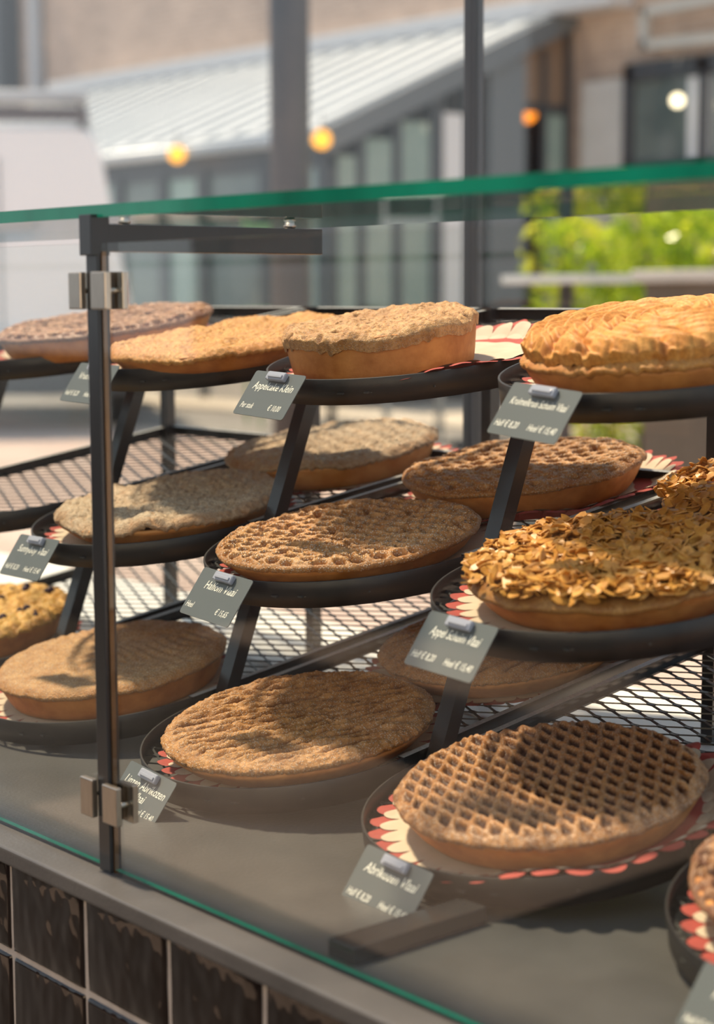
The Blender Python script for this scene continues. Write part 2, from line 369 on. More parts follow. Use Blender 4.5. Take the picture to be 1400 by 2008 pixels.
def make_top_mesh(fn, R, seed, nr=112, nt=430, drop=0.010, wob=0.012, lumpy=0.0):
    rad = R * (np.linspace(0, 1, nr) ** 0.92); th = np.linspace(0, 2 * PI, nt, endpoint=False)
    RR, TT = np.meshgrid(rad[1:], th, indexing='ij')
    q = RR / R
    x0, y0 = RR * np.cos(TT), RR * np.sin(TT)
    z, mv = fn(x0, y0, R, seed)
    cth, sth = np.cos(TT), np.sin(TT)
    edge = 1 + wob * fbm(cth * 3 + 9, sth * 3 + 9, seed + 11, 0.5, 3) * sstep(0.7, 1.0, q) + lumpy * fbm(cth * 3 + 9, sth * 3 + 9, seed + 12, 0.06, 2) * sstep(0.85, 1, q)
    z = z - 0.0065 * np.clip((q - 0.90) / 0.10, 0, 1) ** 2.2
    x, y = x0 * edge, y0 * edge
    # skirt hanging down over the crust
    V = [np.array([[0, 0, float(z[0].mean())]])]
    V.append(np.stack([x, y, z], -1).reshape(-1, 3))
    att = [np.array([float(mv[0].mean())]), mv.reshape(-1)]
    lx, ly, lz = x[-1], y[-1], z[-1]
    lump = 0.0012 * np.abs(fbm(th * 22, th * 0 + 3, seed + 5, 1.0, 2))
    for k, (f, dz) in enumerate(((1.003, 0.0016), (1.000, 0.0034), (0.985, drop))):
        V.append(np.stack([lx * f * (1 + lump * 6), ly * f * (1 + lump * 6), lz - dz + lump], -1)); att.append(mv[-1] * 0.6)
    V = np.concatenate(V); A = np.concatenate(att); nrr = nr - 1 + 3
    F = [[0, 1 + j, 1 + (j + 1) % nt] for j in range(nt)]
    i = np.arange(nrr - 1)[:, None]; j = np.arange(nt)[None, :]
    a = 1 + i * nt + j; b = 1 + i * nt + (j + 1) % nt; c = 1 + (i + 1) * nt + (j + 1) % nt; d = 1 + (i + 1) * nt + j
    Q = np.stack([a, d, c, b], -1).reshape(-1, 4).tolist()
    me = mesh_np('topping', V, F + Q, A); return me

def make_crust_mesh(R, H, seed, nt=180, flare=0.88, frill=0.0):
    th = np.linspace(0, 2 * PI, nt, endpoint=False)
    prof = [(0.0, 0.0), (flare * 0.97, 0.0), (flare, 0.0015), (flare + (1 - flare) * 0.35, H * 0.3), (flare + (1 - flare) * 0.75, H * 0.7), (0.990, H - 0.003), (0.998, H), (0.985, H + 0.0015), (0.94, H + 0.001)]
    V = [[0, 0, 0]]; rings = []
    for k, (f, z) in enumerate(prof[1:]):
        w = 1 + (0.006 + frill) * fbm(np.cos(th) * 2 + 5, np.sin(th) * 2 + 5, seed, 0.25, 3) * (z / H if H else 0)
        zz = z + (0.0012 * fbm(th * 6, th * 0, seed + 3, 1.0, 2) * (z / H))
        rings.append(np.stack([R * f * w * np.cos(th), R * f * w * np.sin(th), zz], -1))
    V = np.concatenate([np.array(V)] + rings); n = len(rings)
    F = [[0, 1 + (j + 1) % nt, 1 + j] for j in range(nt)]
    for i in range(n - 1):
        for j in range(nt):
            F.append([1 + i * nt + j, 1 + i * nt + (j + 1) % nt, 1 + (i + 1) * nt + (j + 1) % nt, 1 + (i + 1) * nt + j])
    return mesh_np('crust', V, F)

# ------------------------------------------------------------------ the setting: shop interior side
def struct(name, a, b, mat, bevel=0.0, parent=None):
    o = box(name, a, b, mat, parent, bevel)
    if parent is None: o['kind'] = 'structure'
    return o
M['floor_in'] = plain('dark_shop_floor', (0.040, 0.032, 0.028), 0.5, c2=(0.028, 0.022, 0.019), scale=3)
M['wall_in'] = plain('brown_plaster_wall', (0.26, 0.155, 0.115), 0.8, c2=(0.17, 0.105, 0.08), scale=2)
M['mat_in'] = plain('pale_woven_mat', (0.29, 0.225, 0.19), 0.9, c2=(0.23, 0.18, 0.15), scale=4)
M['dark_wood'] = plain('dark_brown_wood', (0.040, 0.024, 0.016), 0.5, c2=(0.025, 0.015, 0.010), scale=5)
struct('floor', (-7.5, -3.25, -0.90), (4.0, 0.835, -0.85), M['floor_in'])
struct('wall_back', (-4.14, -3.25, -0.85), (4.0, -3.1, 1.9), M['wall_in'])
struct('wall_left', (-7.5, -3.25, -0.85), (-4.14, -3.1, 0.22), M['dark_wood'])  # low wall added to darken the lower glass reflections, sky left above
for i, (xa, xb, za) in enumerate(((-4.14, -3.98, 1.9), (-2.26, -2.18, 1.9), (-2.05, -1.93, 1.9), (-3.45, -3.35, 1.9), (-1.2, -1.1, 1.9), (0.2, 0.32, 1.9))):
    struct('trim_%d' % (i + 1), (xa, -3.10, -0.85), (xb, -3.04, za), M['dark_wood'])

tag(box('reflection_mat', (-2.75, -2.7, -0.85), (-1.35, -1.5, -0.842), M['mat_in'], bevel=0.003), 'pale woven mat added on the dark shop floor to show in the glass', 'mat')  # unseen mat added as a bright patch for the front glass to reflect
bn = thing('bench', (-2.6, -2.75, -0.85), 'beige upholstered bench added by the shop back wall to show in the glass', 'bench')  # unseen bench added to brighten the reflection in the front glass
box('seat', (-0.8, -0.28, 0.06), (0.8, 0.25, 0.25), M['mat_in'], bn, 0.02)
for sx in (-1, 1):
    for sy in (-1, 1): box('leg', (sx * 0.74 - 0.02, sy * 0.2 - 0.02, 0.0), (sx * 0.74 + 0.02, sy * 0.2 + 0.02, 0.06), M['dark_wood'], bn)
# worktop, sill, tiled front
wt = box('countertop', (-3.2, -0.0303, -0.0150), (2.4, 0.595, 0.0), M['counter'], bevel=0.0030, segs=3)
tag(wt, 'dark grey stone worktop with a light front edge under the glass case', 'countertop')
sill = struct('window_sill', (-3.2, 0.597, -0.85), (2.4, 0.835, 0.002), M['white'], 0.003)
# tiled counter front: grouted wall with single glazed tiles
base = thing('counter_front', (0, 0, -0.85), 'counter front clad in glossy dark brown square tiles with grey grout', 'counter')
box('grout_bed', (-3.2, -0.0215, 0.0), (2.4, 0.55, 0.834), M['grout'], base)
PT = 0.1170; G = 0.0052
tile_meshes = []; TG = (0.0, 0.012, 0.035, 0.25, 0.5, 0.75, 0.965, 0.988, 1.0)
for k in range(5):
    rs = random.Random(k); bm = bmesh.new(); n = 8; w = PT - G
    grid = {}
    for i in range(n + 1):
        for j in range(n + 1):
            u, v = TG[i], TG[j]
            e = min(u, 1 - u, v, 1 - v)
            y = -0.0026 * (1 - math.exp(-e * 140)) + 0.0007 * math.sin(5 * u + k * 2.1) * math.cos(4 * v + k) * min(1, e * 8)
            grid[i, j] = bm.verts.new(((u - 0.5) * w + rs.uniform(-.0004, .0004), y, (v - 0.5) * w + rs.uniform(-.0004, .0004)))
    for i in range(n):
        for j in range(n):
            f = bm.faces.new((grid[i, j], grid[i + 1, j], grid[i + 1, j + 1], grid[i, j + 1])); f.smooth = True
    me = bpy.data.meshes.new('tile'); bm.to_mesh(me); bm.free(); me.materials.append(M['tile']); tile_meshes.append(me)
for row in range(5):
    zc = -0.096 + PT / 2 - PT * row
    for c in range(-10, 9):
        xc = -0.0045 + PT * (c + 0.5)
        if row > 1 and not -4 < c < 6: continue
        me = tile_meshes[(c * 3 + row * 2) % 5]
        o = bpy.data.objects.new('tile', me); COL.objects.link(o); o.parent = base
        sz = 1.0
        if row == 0:   # the top row is cut off under the worktop
            top = -0.0152; bot = -0.096 + G / 2; zc = (top + bot) / 2; sz = (top - bot) / (PT - G)
        o.location = (xc, -0.0215, zc + 0.85); o.scale = (1, 1, sz); o.rotation_euler = (random.uniform(-.012, .012), 0, random.uniform(-.012, .012))

# ------------------------------------------------------------------ glass case
def pane(name, a, b, label, edge_faces, bevel=0.0006):
    bm = bmesh.new(); add_box(bm, a, b, 0)
    for f in bm.faces:
        n = f.normal
        if any(abs(n[i]) > 0.9 for i in edge_faces): f.material_index = 1
    o = obj(name, bm, [M['glass'], M['glass_edge']]); return tag(o, label, 'glass panel')
pane('front_glass', (-2.9, 0.0015, 0.0035), (-0.0165, 0.0065, 0.503), 'upright glass panel left of the black post', (2,))
pane('front_glass', (0.0040, 0.0015, 0.0035), (2.3, 0.0065, 0.503), 'upright glass panel right of the black post in front of the trays', (2,))
pane('top_glass', (-2.9, 0.0, 0.5225), (2.3, 0.285, 0.5322), 'horizontal glass top with a bright green polished front edge', (1,))

post = thing('case_post', (0, 0, 0), 'slim black upright post with steel clamps holding the glass panels', 'post')
box('upright', (-0.0160, -0.0005, 0.0), (0.0, 0.0105, 0.4975), M['frame'], post, 0.0006)
box('cap', (-0.0165, -0.0060, 0.4935), (0.0006, 0.0112, 0.5250), M['frame'], post, 0.0007)
arm = box('arm', (-0.0150, 0.0105, 0.4965), (0.0008, 0.2255, 0.5180), M['frame'], post, 0.0007)
for yy in (0.030, 0.196):
    bm = bmesh.new(); add_cyl(bm, (-0.007, yy, 0.5178), (-0.007, yy, 0.5225), 0.0042, 18); add_cyl(bm, (-0.007, yy, 0.5190), (-0.007, yy, 0.5208), 0.0052, 18)
    obj('standoff', bm, M['steel'], post)
box('edge_strip', (0.0002, 0.0030, 0.0), (0.0016, 0.0068, 0.4965), M['bronze'], post)
for zc, hh in ((0.0595, 0.0315), (0.4665, 0.0290)):
    for sx, xa, xb in ((-1, -0.0330, -0.0150), (1, -0.0005, 0.0205)):
        cl = box('glass_clamp', (xa, -0.0068, zc - hh / 2), (xb, -0.0012, zc + hh / 2), M['steel'], post, 0.0012, 3)
        box('clamp_plate', (xa, 0.0092, zc - hh / 2), (xb, 0.0145, zc + hh / 2), M['steel'], cl, 0.0012, 3)
        bm = bmesh.new(); xm = xa + 0.75 * (xb - xa) if sx > 0 else xa + .25 * (xb - xa)
        add_cyl(bm, (xm, -0.0015, zc), (xm, 0.0095, zc), 0.0022, 14); obj('clamp_screw', bm, M['steel'], cl)

# ------------------------------------------------------------------ display racks
S = 0.92                                   # size of the tray set relative to its drawing units
OX, OY, OZ = 0.0949, -0.0607, 0.0372       # where the drawing origin of the set stands on the worktop
FOOT = -OZ / S                             # worktop level in drawing units
RX = [-0.9281 + 0.35 * k for k in range(5)]
def W(p): return Vector((OX + S * p[0], OY + S * p[1], OZ + S * p[2]))
TAU = math.radians(8.736); TT_ = math.tan(TAU); CT = math.cos(TAU)
TIER = {'B': (0.3773, 0.0165), 'M': (0.4616, 0.2066), 'T': (0.5479, 0.4020)}
TR = 0.1644; BACKY = 0.8244; FLOORZ = -0.0135
# the bottom tray sits lower than its own band height; lift the foot
def shelf_meshes(L):
    """frame, band and expanded mesh for a shelf whose rear edge is L behind the circle centre"""
    bm = bmesh.new(); h = 0.0145; fl = 0.0085; t = 0.0022
    for s in (-1, 1):
        add_box(bm, (s * TR, 0, -h), (s * (TR - t), L, 0.0)); add_box(bm, (s * (TR - t), 0, -t), (s * (TR - fl), L, 0.0))
        add_box(bm, (s * (TR - t), 0, -h), (s * (TR - fl), L, -h + t))
    add_box(bm, (-TR + fl, L - t, -h), (TR - fl, L, 0)); add_box(bm, (-TR + fl, L - fl, -t), (TR - fl, L - t, 0.0))
    bmesh.ops.recalc_face_normals(bm, faces=bm.faces)
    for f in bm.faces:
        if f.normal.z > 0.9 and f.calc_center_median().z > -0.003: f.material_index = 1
    fr = bpy.data.meshes.new('frame'); bm.to_mesh(fr); bm.free(); fr.materials.append(M['frame']); fr.materials.append(M['flange'])
    bm = bmesh.new(); n = 72; bh = 0.0265; ring = []
    for i in range(n + 1):
        a = PI + PI * i / n; c, s_ = math.cos(a), math.sin(a)
        ring.append([bm.verts.new((c * r, s_ * r, z)) for r, z in ((TR, -bh), (TR, -0.0004), (TR - 0.0004, 0.0), (TR - 0.0018, 0.0), (TR - 0.0022, -0.0004), (TR - 0.0022, -bh))])
    for i in range(n):
        for k in range(6):
            f = bm.faces.new((ring[i][k], ring[i + 1][k], ring[i + 1][(k + 1) % 6], ring[i][(k + 1) % 6])); f.smooth = k in (0, 4)
    bm.faces.new(ring[0]); bm.faces.new(ring[-1][::-1])
    bd = bpy.data.meshes.new('band'); bmesh.ops.recalc_face_normals(bm, faces=bm.faces); bm.to_mesh(bd); bm.free(); bd.materials.append(M['black'])
    # expanded metal sheet: one connected net of slanting strands
    bm = bmesh.new(); LW, SW = 0.0502, 0.0222; ni = int(TR / (LW / 2)) + 1; nj0 = -int(TR / (SW / 2)) - 1; nj1 = int(L / (SW / 2)) + 1
    def inside(x, y):
        return abs(x) < TR - 0.001 and y < L - 0.001 and (y > 0 or math.hypot(x, y) < TR - 0.001)
    for i in range(-ni, ni):
        for j in range(nj0, nj1 + 1):
            if (i + j) % 2: continue
            for dj in (-1, 1):
                p = (i * LW / 2, j * SW / 2); q = ((i + 1) * LW / 2, (j + dj) * SW / 2)
                ip, iq = inside(*p), inside(*q)
                if not (ip or iq): continue
                if not (ip and iq):
                    lo, hi = (0.0, 1.0)
                    for _ in range(10):
                        md = (lo + hi) / 2; x = p[0] + (q[0] - p[0]) * md; y = p[1] + (q[1] - p[1]) * md
                        if inside(x, y) == ip: lo = md
                        else: hi = md
                    e = (p[0] + (q[0] - p[0]) * lo, p[1] + (q[1] - p[1]) * lo)
                    if ip: q = e
                    else: p = e
                add_bar(bm, (p[0], p[1], FLOORZ - 0.0012), (q[0], q[1], FLOORZ - 0.0012), 0.0021, 0.0016, Vector((0, 0.42 * dj, 1)))
            if inside(i * LW / 2, j * SW / 2):
                x, y = i * LW / 2, j * SW / 2
                add_bar(bm, (x - 0.0048, y, FLOORZ - 0.0011), (x + 0.0048, y, FLOORZ - 0.0011), 0.0046, 0.0017)
    ms = bpy.data.meshes.new('mesh_panel'); bm.to_mesh(ms); bm.free(); ms.materials.append(M['mesh'])
    return fr, bd, ms
SH = {t: shelf_meshes((BACKY - b) / CT) for t, (b, z) in TIER.items()}
rack_labels = ['black tiered tray rack left of the post, its middle tray empty',
               'black tiered tray rack with the two pale crumble pies on its middle shelf',
               'black tiered tray rack in the middle carrying the small tall cake on top',
               'black tray rack with meringue pies on top and almond pies in the middle',
               'black tray rack cut off by the right edge of the picture']
TIERNAME = {'B': 'bottom', 'M': 'middle', 'T': 'top'}
for k, X in enumerate(RX):
    rk = thing('display_rack', W((X, 0, 0)), rack_labels[k], 'display rack'); rk.scale = (S, S, S)
    for t, (b, z) in TIER.items():
        if k == 4 and t != 'B': continue
        fr, bd, ms = SH[t]
        f = link_mesh('shelf_frame', fr, M['frame'], rk, (0, b, z), (TAU, 0, 0))
        link_mesh('front_band', bd, M['black'], rk, (0, b, z), (TAU, 0, 0))
        link_mesh('mesh_panel', ms, M['mesh'], rk, (0, b, z), (TAU, 0, 0))
    # slanting front leg and upright rear post on the left side of each rack
    bm = bmesh.new(); zt = TIER['T'][1] - 0.003 if k < 4 else 0.02
    y0, y1 = 0.4085, 0.4085 + 0.375 * zt
    vs = []
    y0 += 0.375 * FOOT
    for (yy, zz) in ((y0, FOOT), (y1, zt)):
        for (dx, dy) in ((-TR - 0.0195, -0.0085), (-TR - 0.0006, -0.0085), (-TR - 0.0006, 0.0085), (-TR - 0.0195, 0.0085)):
            vs.append(bm.verts.new((dx, yy + dy, zz)))
    for idx in ((0, 1, 2, 3), (7, 6, 5, 4), (0, 4, 5, 1), (1, 5, 6, 2), (2, 6, 7, 3), (3, 7, 4, 0)): bm.faces.new([vs[i] for i in idx])
    obj('leg', bm, M['frame'], rk)
    box('rear_post', (-TR - 0.0006, 0.807, FOOT + 0.0022), (-TR + 0.0155, 0.8235, 0.445 if k < 4 else 0.10), M['frame'], rk)
# solid bar in place of a dark slanting reflection in the front glass
tag(box('reflection_bar', (0.2540, 0.016, 0.0), (0.2820, 0.146, 0.0130), M['frame'], bevel=0.001), 'flat black bar on the worktop standing in for a glass reflection below the lattice pie tray', 'bar')

# ------------------------------------------------------------------ doilies
def make_doily(R=0.157, n=34, seed=0, curl=0.0, side=False):
    nt = n * 10; th = np.linspace(0, 2 * PI, nt, endpoint=False); rs = np.random.default_rng(seed)
    V = []; F = []; MI = []
    def layer(rads_fn, z0, mi, petals, phase, rmax):
        nonlocal V, F, MI
        base = len(V); prof = [0.0, 0.5, 0.80, 0.88, 0.94, 0.975, 1.0]
        w = np.abs(np.cos((th + phase) * petals / 2)) ** 0.55
        for k, q in enumerate(prof):
            rr = rmax * q if k < 3 else rmax * (0.80 + (q - 0.80) * (0.45 + 0.55 * w) / 1.0)
            cu = curl * sstep(0.84, 1.0, rr / R) * (0.6 + 0.8 * fbm(np.cos(th) * 2 + 4, np.sin(th) * 2 + 4, seed + 3, 0.6, 3))
            if side: cu = curl * sstep(0.76, 0.93, rr / R) * sstep(-0.45, 0.45, np.cos(th - 0.35)) * (0.9 + 0.35 * fbm(np.cos(th) * 2 + 4, np.sin(th) * 2 + 4, seed + 3, 0.6, 3))
            wav = 0.0010 * np.cos((th + phase) * petals) * sstep(0.86, 1.0, rr / R)
            for a, r_, c_, w_ in zip(th, np.broadcast_to(rr, th.shape), np.broadcast_to(cu, th.shape), np.broadcast_to(wav, th.shape)):
                V.append((r_ * math.cos(a), r_ * math.sin(a), z0 + c_ + w_))
        for k in range(len(prof) - 1):
            for j in range(nt):
                a, b = base + k * nt + j, base + k * nt + (j + 1) % nt
                if k == 0:
                    pass
                F.append((a, b, b + nt, a + nt)); MI.append(mi)
    layer(None, 0.0002, 1, n, 0.0, R)
    layer(None, 0.0012, 0, n, PI / n, R * 0.935)
    me = bpy.data.meshes.new('doily'); me.from_pydata(V, [], F); me.polygons.foreach_set('material_index', MI); me.update()
    me.materials.append(M['doily_cream']); me.materials.append(M['doily_red']); return me
DO = [make_doily(0.1530, 34, s, c) for s, c in ((1, 0.0030), (2, 0.0045), (3, 0.0020))]
DO_BIG = make_doily(0.169, 36, 9, 0.0175, True)

def plate_frame(k, t, db=0.0, dx=0.0):
    """world position of a point on the tray floor, db back from the circle centre"""
    b, z = TIER[t]; return Vector((RX[k] + dx, b + db * CT, z + db * math.sin(TAU) + FLOORZ / CT))

def doily(k, t, db, dx, rz, label, me=None, n=0):
    me = me or DO[n % 3]
    p = plate_frame(k, t, db, dx) + Vector((0, 0, 0.0004))
    o = bpy.data.objects.new('doily', me); COL.objects.link(o); o.location = W(p); o.scale = (S, S, S)
    o.rotation_euler = (Matrix.Rotation(TAU, 4, 'X') @ Matrix.Rotation(rz, 4, 'Z')).to_euler()
    return tag(o, label, 'doily', 'paper doilies under the pies')

def pie(k, t, db, dx, R, H, fn, mat, seed, label, crust='crust', rz=0.0, cat='pie', flare=0.88, group=None, nr=112, nt=430, drop=0.0055, **kw):
    p = plate_frame(k, t, db, dx) + Vector((0, 0, 0.0022))
    root = bpy.data.objects.new('cake' if cat == 'cake' else 'fruit_pie', None); COL.objects.link(root); root.location = W(p); root.scale = (S, S, S)
    root.rotation_euler = (Matrix.Rotation(TAU, 4, 'X') @ Matrix.Rotation(rz, 4, 'Z')).to_euler(); root.empty_display_size = 0.05
    tag(root, label, cat, group)
    link_mesh('crust', make_crust_mesh(R * 0.985, H - 0.0045, seed, flare=flare), M[crust], root, smooth=True)
    link_mesh('topping', make_top_mesh(fn, R, seed, nr, nt, drop=drop, **kw), M[mat], root, (0, 0, H + 0.0035), smooth=True)
    return root

# bottom shelf
doily(0, 'B', -0.000, 0, 0.3, 'red and cream scalloped paper under the yellow crumble pie', n=1)
yp = pie(0, 'B', 0.002, 0.0, 0.140, 0.034, lambda x, y, R, s: top_crumble(x, y, R, s, 0.0058, 0.0125, 0.004, 0.003), 'yellow', 21, 'bright yellow crumble pie with dark berries on the bottom shelf at the left edge', rz=0.4, lumpy=0.02)
bm = bmesh.new()
for i in range(46):
    a = random.uniform(0, 6.28); r = 0.128 * math.sqrt(random.random()); add_sphere(bm, (r * math.cos(a), r * math.sin(a), 0.0405), random.uniform(0.0035, 0.006), 10)
tag(obj('berries', bm, M['berry'], yp), kind='stuff')
doily(1, 'B', 0.0, 0.004, 0.9, 'red and cream scalloped paper under the smooth sugared pie', n=0)
pie(1, 'B', -0.002, 0.010, 0.136, 0.036, top_smooth, 'sugar', 31, 'smooth sugar-topped pie on the bottom tray behind the black post', rz=0.2, flare=0.90)
doily(2, 'B', 0.004, 0.006, 0.1, 'red and cream scalloped paper under the front ridged pie', n=2)
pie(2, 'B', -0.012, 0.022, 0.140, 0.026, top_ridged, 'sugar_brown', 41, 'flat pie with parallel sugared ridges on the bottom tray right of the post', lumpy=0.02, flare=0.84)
doily(2, 'B', 0.285, 0.012, 1.4, 'red and cream paper under the ridged pie at the back of the bottom shelf', n=1)
pie(2, 'B', 0.278, 0.026, 0.136, 0.026, top_ridged, 'sugar_brown', 43, 'ridged sugared pie at the back of the bottom shelf, half hidden by a price card', rz=0.25, lumpy=0.02, flare=0.84)
doily(3, 'B', 0.006, 0.009, 0.0, 'large scalloped paper under the diagonal lattice pie, its edge lapping over the tray', me=DO_BIG)
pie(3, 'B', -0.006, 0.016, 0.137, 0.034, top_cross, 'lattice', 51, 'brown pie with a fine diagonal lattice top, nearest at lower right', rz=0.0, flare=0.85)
doily(4, 'B', 0.0, 0.0, 0.2, 'scalloped paper in the tray at the lower right corner', n=0)
pie(4, 'B', 0.0, -0.010, 0.136, 0.034, top_holes, 'lattice_dark', 57, 'dark glazed pie cut off at the lower right corner', nr=90, nt=320)
# middle shelf
doily(1, 'M', 0.0, 0.006, 0.5, 'red and cream scalloped paper under the front pale crumble pie', n=0)
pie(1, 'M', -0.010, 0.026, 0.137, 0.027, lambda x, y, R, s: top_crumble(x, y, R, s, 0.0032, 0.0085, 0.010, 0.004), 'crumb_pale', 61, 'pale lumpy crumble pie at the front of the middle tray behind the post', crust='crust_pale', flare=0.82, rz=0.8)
doily(1, 'M', 0.285, 0.0, 0.7, 'red and cream paper under the crumble pie at the back of the middle shelf', n=1)
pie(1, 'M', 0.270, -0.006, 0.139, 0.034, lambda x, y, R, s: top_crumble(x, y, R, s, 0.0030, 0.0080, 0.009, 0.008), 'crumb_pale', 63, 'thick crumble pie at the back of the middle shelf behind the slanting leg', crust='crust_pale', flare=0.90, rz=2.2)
doily(2, 'M', 0.002, 0.006, 1.2, 'red and cream scalloped paper under the sugared pie full of round holes', n=2)
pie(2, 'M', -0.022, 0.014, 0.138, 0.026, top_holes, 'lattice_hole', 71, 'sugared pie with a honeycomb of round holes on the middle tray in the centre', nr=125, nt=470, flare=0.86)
doily(2, 'M', 0.270, 0.008, 0.0, 'red and cream paper under the holed pie at the back, lapping over the shelf edge', me=DO_BIG)
pie(2, 'M', 0.258, 0.000, 0.139, 0.036, lambda x, y, R, s: top_holes(x, y, R, s, 0.0225, 0.008, 0.40), 'lattice_hole', 73, 'thick reddish pie with coarse holes at the back of the middle shelf', flare=0.86, rz=0.5)

def flakes(root, R, z0, n, seed):
    rs = random.Random(seed); bm = bmesh.new()
    for _ in range(n):
        a = rs.uniform(0, 2 * PI); r = R * math.sqrt(rs.random()) * 1.0
        L, W = rs.uniform(0.0065, 0.0105), rs.uniform(0.0038, 0.0060)
        e = Matrix.Translation((r * math.cos(a), r * math.sin(a), z0 + rs.uniform(0, 0.007) - 0.008 * max(0, r / R - 0.88) / 0.12)) @ Matrix.Rotation(rs.uniform(0, 2 * PI), 4, 'Z') @ Matrix.Rotation(rs.gauss(0, 0.5), 4, 'X') @ Matrix.Rotation(rs.gauss(0, 0.4), 4, 'Y')
        top = [bm.verts.new(e @ Vector((L * math.cos(t) * (1 + .12 * math.cos(t)), W * math.sin(t), 0.0007 + 0.0012 * math.cos(t) ** 2))) for t in [2 * PI * i / 8 for i in range(8)]]
        bot = [bm.verts.new(v.co - (e.to_3x3() @ Vector((0, 0, 0.0011)))) for v in top]
        bm.faces.new(top); bm.faces.new(bot[::-1])
        for i in range(8): bm.faces.new((top[i], bot[i], bot[(i + 1) % 8], top[(i + 1) % 8]))
    tag(obj('almond_flakes', bm, M['flake'], root), kind='stuff')
doily(3, 'M', 0.0, 0.004, 0.0, 'red and cream scalloped paper under the front almond pie', n=0)
ap = pie(3, 'M', -0.010, 0.020, 0.134, 0.032, top_flat, 'flake_base', 81, 'golden almond-flaked pie on the middle tray at the right', crust='crust', nr=60, nt=220, flare=0.86)
flakes(ap, 0.136, 0.041, 1500, 5)
doily(3, 'M', 0.285, 0.000, 0.8, 'scalloped paper under the almond pie at the back of the right shelf', n=1)
ap = pie(3, 'M', 0.275, 0.012, 0.134, 0.034, top_flat, 'flake_base', 83, 'almond-flaked pie at the back of the middle shelf, at the right edge', nr=60, nt=220, flare=0.86)
flakes(ap, 0.136, 0.043, 1500, 6)
# top shelf
doily(0, 'T', 0.05, 0.004, 0.3, 'red and cream paper under the dark holed pie on the top shelf', n=2)
pie(0, 'T', 0.012, 0.075, 0.146, 0.036, lambda x, y, R, s: top_holes(x, y, R, s, 0.0225, 0.0095, 0.42), 'lattice_dark', 91, 'dark fruit pie with a holed top, on the top tray crossed by the post', flare=0.88)
doily(1, 'T', 0.0, 0.004, 0.3, 'red and cream paper under the golden crumble pie', n=2)
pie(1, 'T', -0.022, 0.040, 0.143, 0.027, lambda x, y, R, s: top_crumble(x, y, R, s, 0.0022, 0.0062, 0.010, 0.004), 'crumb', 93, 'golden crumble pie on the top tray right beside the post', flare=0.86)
doily(2, 'T', 0.012, 0.010, 0.3, 'curled red and cream paper sticking out behind the small tall cake', me=DO_BIG)
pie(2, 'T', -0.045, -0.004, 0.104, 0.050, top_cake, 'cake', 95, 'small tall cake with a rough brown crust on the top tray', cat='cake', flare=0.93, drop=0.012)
doily(3, 'T', -0.004, 0.006, 0.2, 'red and cream paper under the front meringue pie', n=0)
pie(3, 'T', -0.016, 0.012, 0.138, 0.030, top_crumble, 'crumb', 97, 'meringue pie with toasted orange swirls on the top tray at the right', nr=60, nt=240, flare=0.9)
mr = [o for o in COL.objects if o.get('label', '').startswith('meringue pie')][0]
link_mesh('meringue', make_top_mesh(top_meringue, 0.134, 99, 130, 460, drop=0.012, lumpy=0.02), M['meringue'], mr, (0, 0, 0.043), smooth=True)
doily(3, 'T', 0.275, 0.02, 0.9, 'paper under the meringue pie at the back of the top shelf', n=1)
m2 = pie(3, 'T', 0.262, 0.030, 0.136, 0.032, top_crumble, 'crumb', 101, 'second meringue pie behind the first, at the right edge of the top shelf', nr=50, nt=200, flare=0.9)
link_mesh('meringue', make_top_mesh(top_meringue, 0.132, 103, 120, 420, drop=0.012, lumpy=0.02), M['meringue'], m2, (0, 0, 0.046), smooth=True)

# ------------------------------------------------------------------ price cards
def text_mesh(s, size, shear=0.32, sx=0.72, align='LEFT'):
    cu = bpy.data.curves.new('lettering', 'FONT'); cu.body = s; cu.size = size; cu.shear = shear; cu.align_x = align; cu.resolution_u = 3
    cu.space_character = 1.02; cu.offset = size * 0.006
    o = bpy.data.objects.new('tmp', cu); COL.objects.link(o); dg = bpy.context.evaluated_depsgraph_get()
    me = bpy.data.meshes.new_from_object(o.evaluated_get(dg)); bpy.data.objects.remove(o); bpy.data.curves.remove(cu)
    for v in me.vertices: v.co.x *= sx
    me.materials.clear(); me.materials.append(M['ink']); return me
CW, CH = 0.0870, 0.0530
def card_mesh():
    bm = bmesh.new(); r = 0.0032; pts = []
    for cx, cy, a0 in ((CW / 2 - r, -r, 0), (-CW / 2 + r, -r, 90), (-CW / 2 + r, -CH + r, 180), (CW / 2 - r, -CH + r, 270)):
        for i in range(5):
            a = math.radians(a0 + i * 22.5); pts.append((cx + r * math.cos(a), cy + r * math.sin(a)))
    A = [bm.verts.new((x, y, 0.0004)) for x, y in pts]; B = [bm.verts.new((x, y, -0.0004)) for x, y in pts]
    bm.faces.new(A); bm.faces.new(B[::-1])
    for i in range(len(pts)): bm.faces.new((A[i], B[i], B[(i + 1) % len(pts)], A[(i + 1) % len(pts)]))
    bmesh.ops.recalc_face_normals(bm, faces=bm.faces)
    me = bpy.data.meshes.new('card'); bm.to_mesh(me); bm.free(); me.materials.append(M['card']); return me
CARD = card_mesh()
def clip_mesh():
    bm = bmesh.new(); add_box(bm, (-0.0145, -0.0115, 0.0004), (0.0165, -0.0015, 0.0062), 0, 0.0022, 3)
    add_box(bm, (-0.010, -0.009, 0.0058), (0.014, -0.0055, 0.0076), 0, 0.0008, 2)
    me = bpy.data.meshes.new('clip'); bm.to_mesh(me); bm.free(); me.materials.append(M['clip']); return me
CLIP = clip_mesh()
def jaw_mesh():
    bm = bmesh.new(); add_box(bm, (-0.012, -0.022, -0.0072), (0.014, -0.001, -0.0006), 0, 0.0015, 2)
    me = bpy.data.meshes.new('clip_jaw'); bm.to_mesh(me); bm.free(); me.materials.append(M['clip']); return me
JAW = jaw_mesh()
